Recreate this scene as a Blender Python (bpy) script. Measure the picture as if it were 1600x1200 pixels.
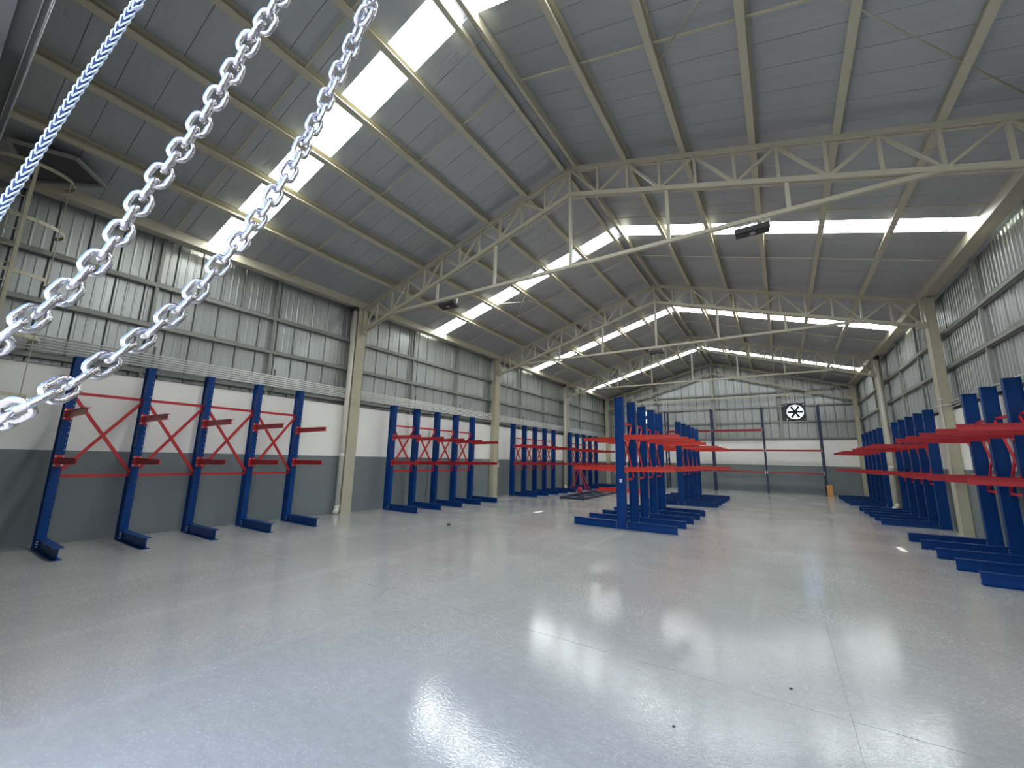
import bpy, math, random
from mathutils import Vector, Matrix

random.seed(7)
for _o in list(bpy.data.objects):
    bpy.data.objects.remove(_o, do_unlink=True)
SC = bpy.context.scene
COL = SC.collection

# ------------------------------------------------------------------ camera
CAM = Vector((10.4496, 0.0, 1.6))
FPX, YAW, PITCH, ROLL = 637.03, 0.5814, 0.1825, 0.0216
_F = Vector((-math.sin(YAW) * math.cos(PITCH), math.cos(YAW) * math.cos(PITCH), math.sin(PITCH)))
_R0 = Vector((math.cos(YAW), math.sin(YAW), 0))
_U0 = _R0.cross(_F)
_R = _R0 * math.cos(ROLL) + _U0 * math.sin(ROLL)
_U = _U0 * math.cos(ROLL) - _R0 * math.sin(ROLL)
cam_d = bpy.data.cameras.new('camera')
cam_d.sensor_width = 36.0
cam_d.lens = FPX / 1600 * 36.0
cam_d.clip_start = 0.02
cam_d.clip_end = 500
cam = bpy.data.objects.new('camera', cam_d)
COL.objects.link(cam)
cam.matrix_world = Matrix(((_R.x, _U.x, -_F.x, CAM.x), (_R.y, _U.y, -_F.y, CAM.y),
                           (_R.z, _U.z, -_F.z, CAM.z), (0, 0, 0, 1)))
SC.camera = cam

# ------------------------------------------------------------------ world, exposure
world = bpy.data.worlds.new('sky')
SC.world = world
world.use_nodes = True
_nt = world.node_tree
_bg = _nt.nodes['Background']
_sky = _nt.nodes.new('ShaderNodeTexSky')
_sky.sky_type = 'NISHITA'
_sky.sun_disc = False
_sky.sun_elevation = math.radians(60)
_sky.sun_rotation = math.radians(90)
_nt.links.new(_sky.outputs[0], _bg.inputs[0])
_bg.inputs[1].default_value = 0.85

sun_d = bpy.data.lights.new('sun', 'SUN')
sun_d.energy = 9.0
sun_d.angle = math.radians(0.53)
sun_d.color = (1.0, 0.96, 0.90)
sun = bpy.data.objects.new('sun', sun_d)
COL.objects.link(sun)
SUN_RATIO = 0.207                # the sun stands high over the right-hand eave
sun.rotation_euler = Vector((SUN_RATIO, -0.097, 1.0)).to_track_quat('Z', 'Y').to_euler()

SKYLIGHT = 17.0
vs = SC.view_settings
vs.view_transform = 'Standard'
vs.look = 'None'
vs.exposure = 0.1
vs.gamma = 1.0
vs.use_curve_mapping = False
SC.cycles.use_denoising = True
SC.cycles.max_bounces = 8
SC.cycles.diffuse_bounces = 6

# ------------------------------------------------------------------ materials
def mat(name, col, rough=0.5, metal=0.0, spec=0.5, var=0.0, vscale=4.0, bump=0.0, bscale=40.0,
        stretch=(1, 1, 1), emit=0.0, rvar=0.0):
    m = bpy.data.materials.new(name)
    m.use_nodes = True
    nt = m.node_tree
    b = nt.nodes['Principled BSDF']
    b.inputs['Base Color'].default_value = (*col, 1)
    b.inputs['Roughness'].default_value = rough
    b.inputs['Metallic'].default_value = metal
    b.inputs['Specular IOR Level'].default_value = spec
    if emit:
        b.inputs['Emission Color'].default_value = (*col, 1)
        b.inputs['Emission Strength'].default_value = emit
    if var or bump or rvar:
        tc = nt.nodes.new('ShaderNodeNewGeometry')
        mp = nt.nodes.new('ShaderNodeMapping')
        mp.inputs['Scale'].default_value = stretch
        nt.links.new(tc.outputs['Position'], mp.inputs[0])
        if var or rvar:
            n = nt.nodes.new('ShaderNodeTexNoise')
            n.inputs['Scale'].default_value = vscale
            n.inputs['Detail'].default_value = 5
            nt.links.new(mp.outputs[0], n.inputs['Vector'])
        if var:
            mx = nt.nodes.new('ShaderNodeMixRGB')
            mx.blend_type = 'MIX'
            mx.inputs[1].default_value = (*[c * (1 - var) for c in col], 1)
            mx.inputs[2].default_value = (*[min(1, c * (1 + var)) for c in col], 1)
            nt.links.new(n.outputs['Fac'], mx.inputs[0])
            nt.links.new(mx.outputs[0], b.inputs['Base Color'])
        if rvar:
            mr = nt.nodes.new('ShaderNodeMapRange')
            mr.inputs[1].default_value = 0.3
            mr.inputs[2].default_value = 0.7
            mr.inputs[3].default_value = max(0.03, rough - rvar)
            mr.inputs[4].default_value = rough + rvar
            nt.links.new(n.outputs['Fac'], mr.inputs[0])
            nt.links.new(mr.outputs[0], b.inputs['Roughness'])
        if bump:
            n2 = nt.nodes.new('ShaderNodeTexNoise')
            n2.inputs['Scale'].default_value = bscale
            n2.inputs['Detail'].default_value = 3
            nt.links.new(mp.outputs[0], n2.inputs['Vector'])
            bp = nt.nodes.new('ShaderNodeBump')
            bp.inputs['Strength'].default_value = bump
            bp.inputs['Distance'].default_value = 0.01
            nt.links.new(n2.outputs['Fac'], bp.inputs['Height'])
            nt.links.new(bp.outputs[0], b.inputs['Normal'])
    return m

def painted_wall_mat():
    """white plaster with a grey dado painted up to 1.586 m"""
    m = bpy.data.materials.new('painted_plaster')
    m.use_nodes = True
    nt = m.node_tree
    b = nt.nodes['Principled BSDF']
    g = nt.nodes.new('ShaderNodeNewGeometry')
    s = nt.nodes.new('ShaderNodeSeparateXYZ')
    nt.links.new(g.outputs['Position'], s.inputs[0])
    st = nt.nodes.new('ShaderNodeMath')
    st.operation = 'GREATER_THAN'
    st.inputs[1].default_value = 1.586
    nt.links.new(s.outputs['Z'], st.inputs[0])
    n = nt.nodes.new('ShaderNodeTexNoise')
    n.inputs['Scale'].default_value = 1.6
    n.inputs['Detail'].default_value = 6
    nt.links.new(g.outputs['Position'], n.inputs['Vector'])
    lo = nt.nodes.new('ShaderNodeMixRGB')
    lo.inputs[1].default_value = (0.150, 0.172, 0.185, 1)
    lo.inputs[2].default_value = (0.195, 0.218, 0.230, 1)
    hi = nt.nodes.new('ShaderNodeMixRGB')
    hi.inputs[1].default_value = (0.80, 0.785, 0.755, 1)
    hi.inputs[2].default_value = (0.88, 0.87, 0.845, 1)
    for q in (lo, hi):
        nt.links.new(n.outputs['Fac'], q.inputs[0])
    mx = nt.nodes.new('ShaderNodeMixRGB')
    nt.links.new(st.outputs[0], mx.inputs[0])
    nt.links.new(lo.outputs[0], mx.inputs[1])
    nt.links.new(hi.outputs[0], mx.inputs[2])
    nt.links.new(mx.outputs[0], b.inputs['Base Color'])
    b.inputs['Roughness'].default_value = 0.6
    return m

def floor_mat():
    m = bpy.data.materials.new('burnished_concrete')
    m.use_nodes = True
    nt = m.node_tree
    L = nt.links.new
    b = nt.nodes['Principled BSDF']
    g = nt.nodes.new('ShaderNodeNewGeometry')
    def noise(scale, stretch=(1, 1, 1), detail=6, rough=0.6):
        mp = nt.nodes.new('ShaderNodeMapping')
        mp.inputs['Scale'].default_value = stretch
        L(g.outputs['Position'], mp.inputs[0])
        n = nt.nodes.new('ShaderNodeTexNoise')
        n.inputs['Scale'].default_value = scale
        n.inputs['Detail'].default_value = detail
        n.inputs['Roughness'].default_value = rough
        L(mp.outputs[0], n.inputs['Vector'])
        return n
    def ramp(src, lo, hi, a, c):
        r = nt.nodes.new('ShaderNodeMapRange')
        r.inputs[1].default_value = lo
        r.inputs[2].default_value = hi
        r.inputs[3].default_value = a
        r.inputs[4].default_value = c
        L(src.outputs['Fac'] if 'Fac' in src.outputs.keys() else src.outputs[0], r.inputs[0])
        return r
    big = noise(0.7)
    streak = noise(1.0, (1.7, 0.07, 1), 3)          # tyre and trowel streaks along the hall
    fine = noise(9.0, (1, 1.6, 1), 8, 0.75)
    scuff = noise(5.0, (1, 4.5, 1), 6, 0.7)
    c1 = nt.nodes.new('ShaderNodeMixRGB')
    c1.inputs[1].default_value = (0.375, 0.368, 0.352, 1)
    c1.inputs[2].default_value = (0.44, 0.432, 0.415, 1)
    L(ramp(big, 0.3, 0.7, 0, 1).outputs[0], c1.inputs[0])
    c2 = nt.nodes.new('ShaderNodeMixRGB')
    c2.inputs[2].default_value = (0.54, 0.53, 0.512, 1)
    L(ramp(streak, 0.57, 0.68, 0, 0.38).outputs[0], c2.inputs[0])
    L(c1.outputs[0], c2.inputs[1])
    c3 = nt.nodes.new('ShaderNodeMixRGB')
    c3.inputs[2].default_value = (0.22, 0.215, 0.205, 1)
    L(ramp(scuff, 0.61, 0.74, 0, 0.42).outputs[0], c3.inputs[0])
    L(c2.outputs[0], c3.inputs[1])
    c4 = nt.nodes.new('ShaderNodeMixRGB')
    c4.blend_type = 'MULTIPLY'
    c4.inputs[0].default_value = 1.0
    L(c3.outputs[0], c4.inputs[1])
    L(ramp(fine, 0.3, 0.7, 0.88, 1.08).outputs[0], c4.inputs[2])
    L(c4.outputs[0], b.inputs['Base Color'])
    # burnished film worn through in fine scratches: glossy flecks in a dull surface
    fleck = noise(34.0, (1.0, 1.8, 1), 6, 0.8)
    wear = noise(0.55, detail=4)
    add = nt.nodes.new('ShaderNodeMath')
    add.operation = 'ADD'
    L(fleck.outputs['Fac'], add.inputs[0])
    L(ramp(wear, 0.3, 0.7, -0.05, 0.05).outputs[0], add.inputs[1])
    L(ramp(add, 0.47, 0.60, 0.07, 0.30).outputs[0], b.inputs['Roughness'])
    b.inputs['Specular IOR Level'].default_value = 0.65
    h = noise(38.0, (1, 1.5, 1), 2, 0.6)
    bp = nt.nodes.new('ShaderNodeBump')
    bp.inputs['Strength'].default_value = 0.24
    bp.inputs['Distance'].default_value = 0.003
    L(h.outputs['Fac'], bp.inputs['Height'])
    L(bp.outputs[0], b.inputs['Normal'])
    return m

M = {
    'floor': floor_mat(),
    'wall': painted_wall_mat(),
    'steel': mat('cream_painted_steel', (0.45, 0.42, 0.315), 0.42, 0, 0.5, 0.08, 3),
    'steel_grey': mat('grey_primed_steel', (0.27, 0.275, 0.255), 0.45, 0.1, 0.5, 0.08, 3),
    'clad': mat('galvanised_cladding', (0.40, 0.42, 0.42), 0.36, 0.65, 0.5, 0.12, 2.2, 0.08, 6, (1, 1, 0.15), 0, 0.06),
    'foil': mat('foil_insulation_lining', (0.39, 0.41, 0.425), 0.38, 0.35, 0.5, 0.10, 3.0, 0.35, 9, (0.5, 3.5, 0.5)),
    'deck': mat('dark_roof_sheet', (0.10, 0.10, 0.10), 0.7),
    'skylight': mat('translucent_skylight_sheet', (0.95, 1.0, 0.99), 0.4, 0, 0.2, emit=SKYLIGHT),
    'blue': mat('blue_enamel', (0.0008, 0.038, 0.180), 0.38, 0, 0.25, 0.12, 5),
    'navy': mat('navy_enamel', (0.010, 0.020, 0.060), 0.4),
    'red': mat('red_enamel', (0.46, 0.022, 0.030), 0.38, 0, 0.5, 0.10, 5),
    'orange': mat('orange_red_enamel', (0.62, 0.045, 0.028), 0.36, 0, 0.5, 0.10, 5),
    'red_shaded': mat('red_enamel_shaded', (0.24, 0.012, 0.020), 0.34),  # red enamel with the dimness of the hall's far end put into its colour
    'bolt': mat('zinc_bolt', (0.7, 0.7, 0.72), 0.3, 0.9),
    'chain': mat('galvanised_chain', (0.56, 0.54, 0.55), 0.24, 1.0, 0.5, 0.12, 60, 0.12, 300),
    'rope_core': mat('blue_cord_core', (0.012, 0.03, 0.14), 0.6),
    'rope_strand': mat('pale_blue_cord_strand', (0.66, 0.76, 0.92), 0.40, 0.15),
    'pipe': mat('white_pvc_pipe', (0.62, 0.60, 0.54), 0.4, 0, 0.5, 0.06, 5),
    'zinc': mat('zinc_conduit', (0.62, 0.62, 0.60), 0.4, 0.25),
    'pipe_grey': mat('pale_grey_conduit', (0.80, 0.80, 0.78), 0.35),
    'black': mat('black_housing', (0.02, 0.02, 0.022), 0.5),
    'lens': mat('lamp_glass', (0.30, 0.28, 0.30), 0.15, 0, 0.6),
    'guard': mat('orange_guard', (0.55, 0.27, 0.07), 0.5),
    'box': mat('red_plastic', (0.42, 0.01, 0.06), 0.45),
    'shutter': mat('shutter_grey', (0.42, 0.42, 0.42), 0.5, 0.2, 0.5, 0.1, 30),
    'darksteel': mat('dark_grey_steel', (0.13, 0.13, 0.13), 0.35, 0.5),
    'brightsteel': mat('bright_steel_edge', (0.62, 0.62, 0.63), 0.25, 0.8),
    'sticker': mat('paper_sticker', (0.55, 0.62, 0.70), 0.6),
    'plaster': mat('plain_plaster', (0.11, 0.11, 0.115), 0.7, 0, 0.4, 0.06, 2),
    'asphalt': mat('yard_concrete', (0.32, 0.32, 0.31), 0.8, 0, 0.4, 0.1, 1),
    'hatch': mat('dark_hatch_board', (0.06, 0.06, 0.06), 0.6),
    'dust': mat('grit', (0.05, 0.05, 0.05), 0.8),
}

# ------------------------------------------------------------------ mesh helpers
class MB:
    def __init__(self):
        self.v, self.f = [], []
    def quadbox(self, p):               # 8 points: bottom 4 ccw, top 4 ccw
        n = len(self.v)
        self.v += [tuple(q) for q in p]
        self.f += [tuple(n + i for i in q) for q in
                   ((0, 3, 2, 1), (4, 5, 6, 7), (0, 1, 5, 4), (1, 2, 6, 5), (2, 3, 7, 6), (3, 0, 4, 7))]
        return self
    def box(self, x0, x1, y0, y1, z0, z1):
        x0, x1 = min(x0, x1), max(x0, x1)
        y0, y1 = min(y0, y1), max(y0, y1)
        z0, z1 = min(z0, z1), max(z0, z1)
        return self.quadbox([(x0, y0, z0), (x1, y0, z0), (x1, y1, z0), (x0, y1, z0),
                             (x0, y0, z1), (x1, y0, z1), (x1, y1, z1), (x0, y1, z1)])
    def bar(self, a, b, w, h, side=None):   # w across, h along "up"
        a, b = Vector(a), Vector(b)
        t = (b - a).normalized()
        s = Vector(side) if side else t.cross(Vector((0, 0, 1)))
        if s.length < 1e-4:
            s = Vector((1, 0, 0))
        s = (s - t * s.dot(t)).normalized()
        u = s.cross(t).normalized()
        s, u = s * w / 2, u * h / 2
        return self.quadbox([a - s - u, a + s - u, b + s - u, b - s - u,
                             a - s + u, a + s + u, b + s + u, b - s + u])
    def tube(self, pts, r, n=8, caps=True, closed=False):
        pts = [Vector(p) for p in pts]
        N = len(pts)
        base = len(self.v)
        ref = None
        for i, p in enumerate(pts):
            if closed:
                t = pts[(i + 1) % N] - pts[i - 1]
            else:
                t = pts[min(i + 1, N - 1)] - pts[max(i - 1, 0)]
            t.normalize()
            if ref is None:
                ref = t.orthogonal().normalized()
            ref = (ref - t * ref.dot(t)).normalized()
            bn = t.cross(ref)
            rr = r[i] if isinstance(r, (list, tuple)) else r
            for k in range(n):
                a = 2 * math.pi * k / n
                self.v.append(tuple(p + (ref * math.cos(a) + bn * math.sin(a)) * rr))
        for i in range(N if closed else N - 1):
            j = (i + 1) % N
            for k in range(n):
                k2 = (k + 1) % n
                self.f.append((base + i * n + k, base + i * n + k2, base + j * n + k2, base + j * n + k))
        if caps and not closed:
            self.f.append(tuple(base + k for k in reversed(range(n))))
            self.f.append(tuple(base + (N - 1) * n + k for k in range(n)))
        return self
    def extrude(self, prof, axis_pts, fn):  # prof: list (a,b); fn(a,b,t)->xyz ; closed profile
        base = len(self.v)
        n = len(prof)
        for t in axis_pts:
            for a, b in prof:
                self.v.append(tuple(fn(a, b, t)))
        for i in range(len(axis_pts) - 1):
            for k in range(n):
                k2 = (k + 1) % n
                self.f.append((base + i * n + k, base + i * n + k2, base + (i + 1) * n + k2, base + (i + 1) * n + k))
        self.f.append(tuple(base + k for k in reversed(range(n))))
        self.f.append(tuple(base + (len(axis_pts) - 1) * n + k for k in range(n)))
        return self
    def mesh(self, name, m, smooth=False):
        me = bpy.data.meshes.new(name)
        me.from_pydata(self.v, [], self.f)
        me.materials.append(M[m])
        if smooth:
            me.polygons.foreach_set('use_smooth', [True] * len(me.polygons))
        me.update()
        return me

def link(me, name, parent=None, loc=(0, 0, 0), rot=None, matrix=None):
    o = bpy.data.objects.new(name, me)
    COL.objects.link(o)
    if parent:
        o.parent = parent
    if matrix is not None:
        o.matrix_local = matrix
    else:
        o.location = loc
        if rot:
            o.rotation_euler = rot
    return o

def part(mb, name, m, parent, smooth=False, label=None, loc=(0, 0, 0)):
    o = link(mb.mesh(name, m, smooth), name, parent, loc)
    if label:
        o['label'] = label
    return o

def tag(o, label, cat, group=None):
    o['label'] = label
    o['category'] = cat
    if group:
        o['group'] = group
    return o

def empty(name, loc=(0, 0, 0), rz=0.0):
    o = bpy.data.objects.new(name, None)
    o.empty_display_size = 0.2
    COL.objects.link(o)
    o.location = loc
    o.rotation_euler = (0, 0, rz)
    return o

def struct(o, label, cat):
    o['kind'] = 'structure'
    return tag(o, label, cat)

# ------------------------------------------------------------------ dimensions
XR = 6.98                       # ridge
W = 13.96                       # inner faces of the columns at x = 0 and x = W
T0Y, BAY = 0.2293, 7.2557       # portal frames
TY = [T0Y + BAY * i for i in range(4)] + [28.95]
TY[0] = 0.16
YF, YB = 0.015, 29.25           # inner faces of front and back wall
SL = 0.291
SA = math.atan(SL)
def zr(o):                      # underside of the roof lining at offset o from the ridge
    return 8.27 - SL * abs(o)
def slope_pt(side, o, n=0.0):   # point on slope: offset o, height n above lining, perpendicular
    return (XR + side * (o + n * math.sin(SA)), zr(o) + n * math.cos(SA))
XWL, XWR = -0.20, W + 0.20      # plaster faces
ORD = ['first', 'second', 'third', 'fourth', 'fifth', 'sixth', 'seventh', 'eighth']

# ------------------------------------------------------------------ floor
fl = part(MB().box(-0.6, W + 0.6, -0.2, YB + 0.3, -0.25, -0.06), 'floor', 'floor', None)
struct(fl, 'grey burnished concrete warehouse floor with saw-cut joints', 'floor')
xs = [-0.45, 3.5, 7.1, 10.69, W + 0.45]
ys = [-0.2, 3.68, 7.3, 10.9, 14.5, 18.1, 21.7, 25.3, YB + 0.2]
for i in range(len(xs) - 1):
    for j in range(len(ys) - 1):
        g, h = 0.0018, 0.0007
        part(MB().box(xs[i] + h, xs[i + 1] - h, ys[j] + g, ys[j + 1] - g, -0.08, 0.0), 'floor_slab', 'floor', fl)
yard = part(MB().box(-12, 26, -22, -0.2, -0.3, -0.02), 'yard_paving', 'asphalt', None)
struct(yard, 'plain concrete yard outside the open door', 'ground')

# ------------------------------------------------------------------ walls
PITCHW = 0.4535
def clad_profile(w, m=0.008):
    """in-plane coordinate a, depth b (b>0 towards the room); closed thin profile"""
    d = 0.016
    top = [(0, 0.0), (0.015, d), (0.045, d), (0.06, 0.0), (w * 0.38, 0.0), (w * 0.38 + 0.012, m),
           (w * 0.38 + 0.03, m), (w * 0.38 + 0.042, 0.0), (w * 0.69, 0.0), (w * 0.69 + 0.012, m),
           (w * 0.69 + 0.03, m), (w * 0.69 + 0.042, 0.0), (w - 0.016, 0.0)]
    bot = [(a, b - 0.006) for a, b in reversed(top)]
    return top + bot

def side_wall(name, x_face, sgn, label):
    """sgn=+1: room lies towards +x (left wall)"""
    mb = MB().box(x_face, x_face - sgn * 0.25, -0.2, YB + 0.25, 0, 3.05)
    w = part(mb, name, 'wall', None)
    struct(w, label, 'wall')
    xc = x_face - sgn * 0.18
    prof = clad_profile(PITCHW, 0.004 if sgn > 0 else 0.011)
    pm = MB().extrude(prof, [2.95, 6.34], lambda a, b, t: (sgn * b, a, t)).mesh('wall_panel', 'clad')
    y = 2.93 - PITCHW * 7
    while y < YB + 0.1:
        link(pm, 'wall_panel', w, (xc, y, 0))
        y += PITCHW
    # backing sheet so that no daylight leaks through the laps
    part(MB().box(xc - sgn * 0.012, xc - sgn * 0.03, -0.2, YB + 0.25, 2.9, 6.3), 'outer_sheet', 'deck', w)
    # sill on top of the masonry
    part(MB().box(x_face - sgn * 0.17, x_face + sgn * 0.015, -0.1, YB, 3.05, 3.062), 'wall_sill', 'darksteel', w)
    return w
wl = side_wall('wall_left', XWL, 1, 'long left wall, grey dado and white plaster below metal cladding')
wr = side_wall('wall_right', XWR, -1, 'long right wall, grey dado and white plaster below metal cladding')

wb = part(MB().box(-0.45, W + 0.45, YB, YB + 0.25, 0, 3.05), 'wall_back', 'wall', None)
struct(wb, 'back gable wall, grey dado and white plaster below metal cladding', 'wall')
FANS = [(11.32, 4.71), (2.64, 4.71)]
x = -0.42
def back_piece(x0, z0, z1l, z1r):
    d = 0.02
    mb = MB()
    cols = [(0, 0), (0.015, d), (0.045, d), (0.06, 0), (0.18, 0), (0.19, .008), (0.21, .008), (0.22, 0), (0.33, 0),
            (0.34, .008), (0.36, .008), (0.37, 0), (PITCHW - .018, 0)]
    n = len(cols)
    for k in range(2):
        for a, b in cols:
            zt = z1l + (z1r - z1l) * a / PITCHW
            yy = YB + 0.16 - b + k * 0.006
            mb.v += [(x0 + a, yy, z0), (x0 + a, yy, zt)]
    for k in range(2):
        for i in range(n - 1):
            q = k * 2 * n + 2 * i
            mb.f.append((q, q + 2, q + 3, q + 1) if k == 0 else (q, q + 1, q + 3, q + 2))
    part(mb, 'wall_panel', 'clad', wb)
while x < W + 0.4:
    zl, z2 = zr(abs(x - XR)) + 0.05, zr(abs(x + PITCHW - XR)) + 0.05
    hit = [f for f in FANS if x + PITCHW > f[0] - 0.46 and x < f[0] + 0.46]
    if hit:
        back_piece(x, 2.95, 4.22, 4.22)
        back_piece(x, 5.20, zl, z2)
    else:
        back_piece(x, 2.95, zl, z2)
    x += PITCHW
mbk = MB()
prev = -0.45
for f in sorted(FANS):
    x0, x1 = f[0] - 0.45, f[0] + 0.45
    for a, b_ in ((prev, x0),):
        n_ = 8
        for i in range(n_):
            u0, u1 = a + (b_ - a) * i / n_, a + (b_ - a) * (i + 1) / n_
            mbk.quadbox([(u0, YB + .18, 2.9), (u1, YB + .18, 2.9), (u1, YB + .2, 2.9), (u0, YB + .2, 2.9),
                         (u0, YB + .18, zr(u0 - XR) + .04), (u1, YB + .18, zr(u1 - XR) + .04),
                         (u1, YB + .2, zr(u1 - XR) + .04), (u0, YB + .2, zr(u0 - XR) + .04)])
    mbk.box(x0, x1, YB + .18, YB + .2, 2.9, 4.25)
    mbk.quadbox([(x0, YB + .18, 5.17), (x1, YB + .18, 5.17), (x1, YB + .2, 5.17), (x0, YB + .2, 5.17),
                 (x0, YB + .18, zr(x0 - XR) + .04), (x1, YB + .18, zr(x1 - XR) + .04),
                 (x1, YB + .2, zr(x1 - XR) + .04), (x0, YB + .2, zr(x0 - XR) + .04)])
    prev = x1
for i in range(4):
    u0, u1 = prev + (W + .45 - prev) * i / 4, prev + (W + .45 - prev) * (i + 1) / 4
    mbk.quadbox([(u0, YB + .18, 2.9), (u1, YB + .18, 2.9), (u1, YB + .2, 2.9), (u0, YB + .2, 2.9),
                 (u0, YB + .18, zr(u0 - XR) + .04), (u1, YB + .18, zr(u1 - XR) + .04),
                 (u1, YB + .2, zr(u1 - XR) + .04), (u0, YB + .2, zr(u0 - XR) + .04)])
part(mbk, 'outer_sheet', 'deck', wb)
part(MB().box(-0.2, W + 0.2, YB - 0.015, YB + .17, 3.05, 3.075), 'wall_sill', 'steel_grey', wb)

# front wall with the open shutter door the photographer stands in
DX0, DX1, DZ = 6.7, 13.0, 4.0
mf = MB().box(-0.45, DX0, -0.2, YF, 0, DZ).box(DX1, W + 0.45, -0.2, YF, 0, DZ)
for i in range(16):
    u0 = -0.45 + (W + 0.9) * i / 16
    u1 = -0.45 + (W + 0.9) * (i + 1) / 16
    mf.quadbox([(u0, -.2, DZ), (u1, -.2, DZ), (u1, YF, DZ), (u0, YF, DZ),
                (u0, -.2, zr(u0 - XR) + .03), (u1, -.2, zr(u1 - XR) + .03), (u1, YF, zr(u1 - XR) + .03), (u0, YF, zr(u0 - XR) + .03)])
wf = part(mf, 'wall_front', 'plaster', None)
struct(wf, 'front gable wall with wide open shutter doorway', 'wall')
lin = empty('trim_1', (0, 0, 0))
struct(lin, 'dark steel lintel channel over the shutter doorway, top left corner', 'lintel')
part(MB().box(1.5, 13.5, YF, 0.088, DZ + 0.03, DZ + 0.35), 'lintel_web', 'darksteel', lin)
part(MB().box(1.5, 13.5, 0.0885, 0.093, DZ - 0.002, DZ + 0.35), 'lintel_lip', 'brightsteel', lin)
part(MB().box(1.5, 13.5, 0.093, 0.119, DZ + 0.012, DZ + 0.35), 'lintel_flange', 'darksteel', lin)
part(MB().tube([(1.5, .121, DZ + .012), (13.5, .121, DZ + .012)], 0.006, 8), 'lintel_edge', 'brightsteel', lin, True)

# ------------------------------------------------------------------ roof
ce = empty('ceiling')
struct(ce, 'pitched roof lined with foil-faced panels and translucent skylight strips', 'ceiling')
seg = []                         # (y0, y1, is_skylight)
sky_y = [(3.30 + BAY * i, 3.86 + BAY * i) for i in range(4)]
yy = 3.30
first = []
while yy > -0.2:
    first.append((max(-0.2, yy - 0.4504), yy, False))
    yy -= 0.4504
seg += reversed(first)
for i in range(4):
    seg.append((*sky_y[i], True))
    end = sky_y[i + 1][0] if i < 3 else YB + 0.22
    y = sky_y[i][1]
    seg.append((y, y + 0.39, False))
    y += 0.39
    while y < end - 0.05:
        y2 = min(end, y + 0.4504)
        seg.append((y, y2, False))
        y = y2
OE = 7.42
# slits added to the second skylight to let thin blades of sun reach the floor
SLITS = {-1: (1.42, 10.6, 11.1), 1: (6.63, 10.6, 11.1)}
SLWS = {-1: 0.08, 1: 0.045}
def slit_at(side, y0, y1):
    o, a, b = SLITS[side]
    return o if a < (y0 + y1) / 2 < b else None
cache = {}
for side in (-1, 1):
    SLW = SLWS[side]
    pieces = []
    for (y0, y1, sky) in seg:
        o_s = slit_at(side, y0, y1)
        if not sky or o_s is None:
            pieces.append((y0, y1, sky, 0.10 if sky else 0.03, 7.12 if sky else OE))
        else:
            pieces += [(y0, y1, sky, 0.10, o_s - SLW), (y0, y1, sky, o_s + SLW, 7.12)]
    for (y0, y1, sky, o0, o1) in pieces:
        key = (side, round(y1 - y0, 3), sky, o0, o1)
        if key not in cache:
            w_ = y1 - y0
            g = 0.0 if sky else 0.0035
            th = 0.012 if sky else 0.03
            p = []
            for n in (0, th):
                a, b = slope_pt(side, o0, n), slope_pt(side, o1, n)
                p += [(a[0], g, a[1]), (b[0], g, b[1]), (b[0], w_ - g, b[1]), (a[0], w_ - g, a[1])]
            mb = MB().quadbox(p)
            if side < 0:
                mb.f = [tuple(reversed(q)) for q in mb.f]
            cache[key] = mb.mesh('skylight_panel' if sky else 'roof_panel', 'skylight' if sky else 'foil')
        link(cache[key], 'skylight_panel' if sky else 'roof_panel', ce, (0, y0, 0))
    # outer roof sheet between the skylights
    edges = [-0.3] + [q for s in sky_y for q in s] + [YB + 0.35]
    for k in range(0, len(edges), 2):
        p = []
        for n in (0.036, 0.05):
            a, b = slope_pt(side, 0.0, n), slope_pt(side, OE, n)
            p += [(a[0], edges[k], a[1]), (b[0], edges[k], b[1]), (b[0], edges[k + 1], b[1]), (a[0], edges[k + 1], a[1])]
        part(MB().quadbox(p), 'outer_roof_sheet', 'deck', ce)
    for s in sky_y:              # solid sheet at the eave end of each skylight
        p = []
        for n in (0.0, 0.03):
            a, b = slope_pt(side, 7.12, n), slope_pt(side, OE, n)
            p += [(a[0], s[0], a[1]), (b[0], s[0], b[1]), (b[0], s[1], b[1]), (a[0], s[1], a[1])]
        part(MB().quadbox(p), 'eave_closure', 'foil', ce)
part(MB().bar((XR, -.3, zr(0) + .05), (XR, YB + .35, zr(0) + .05), 0.24, 0.03), 'ridge_cap', 'deck', ce)

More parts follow.
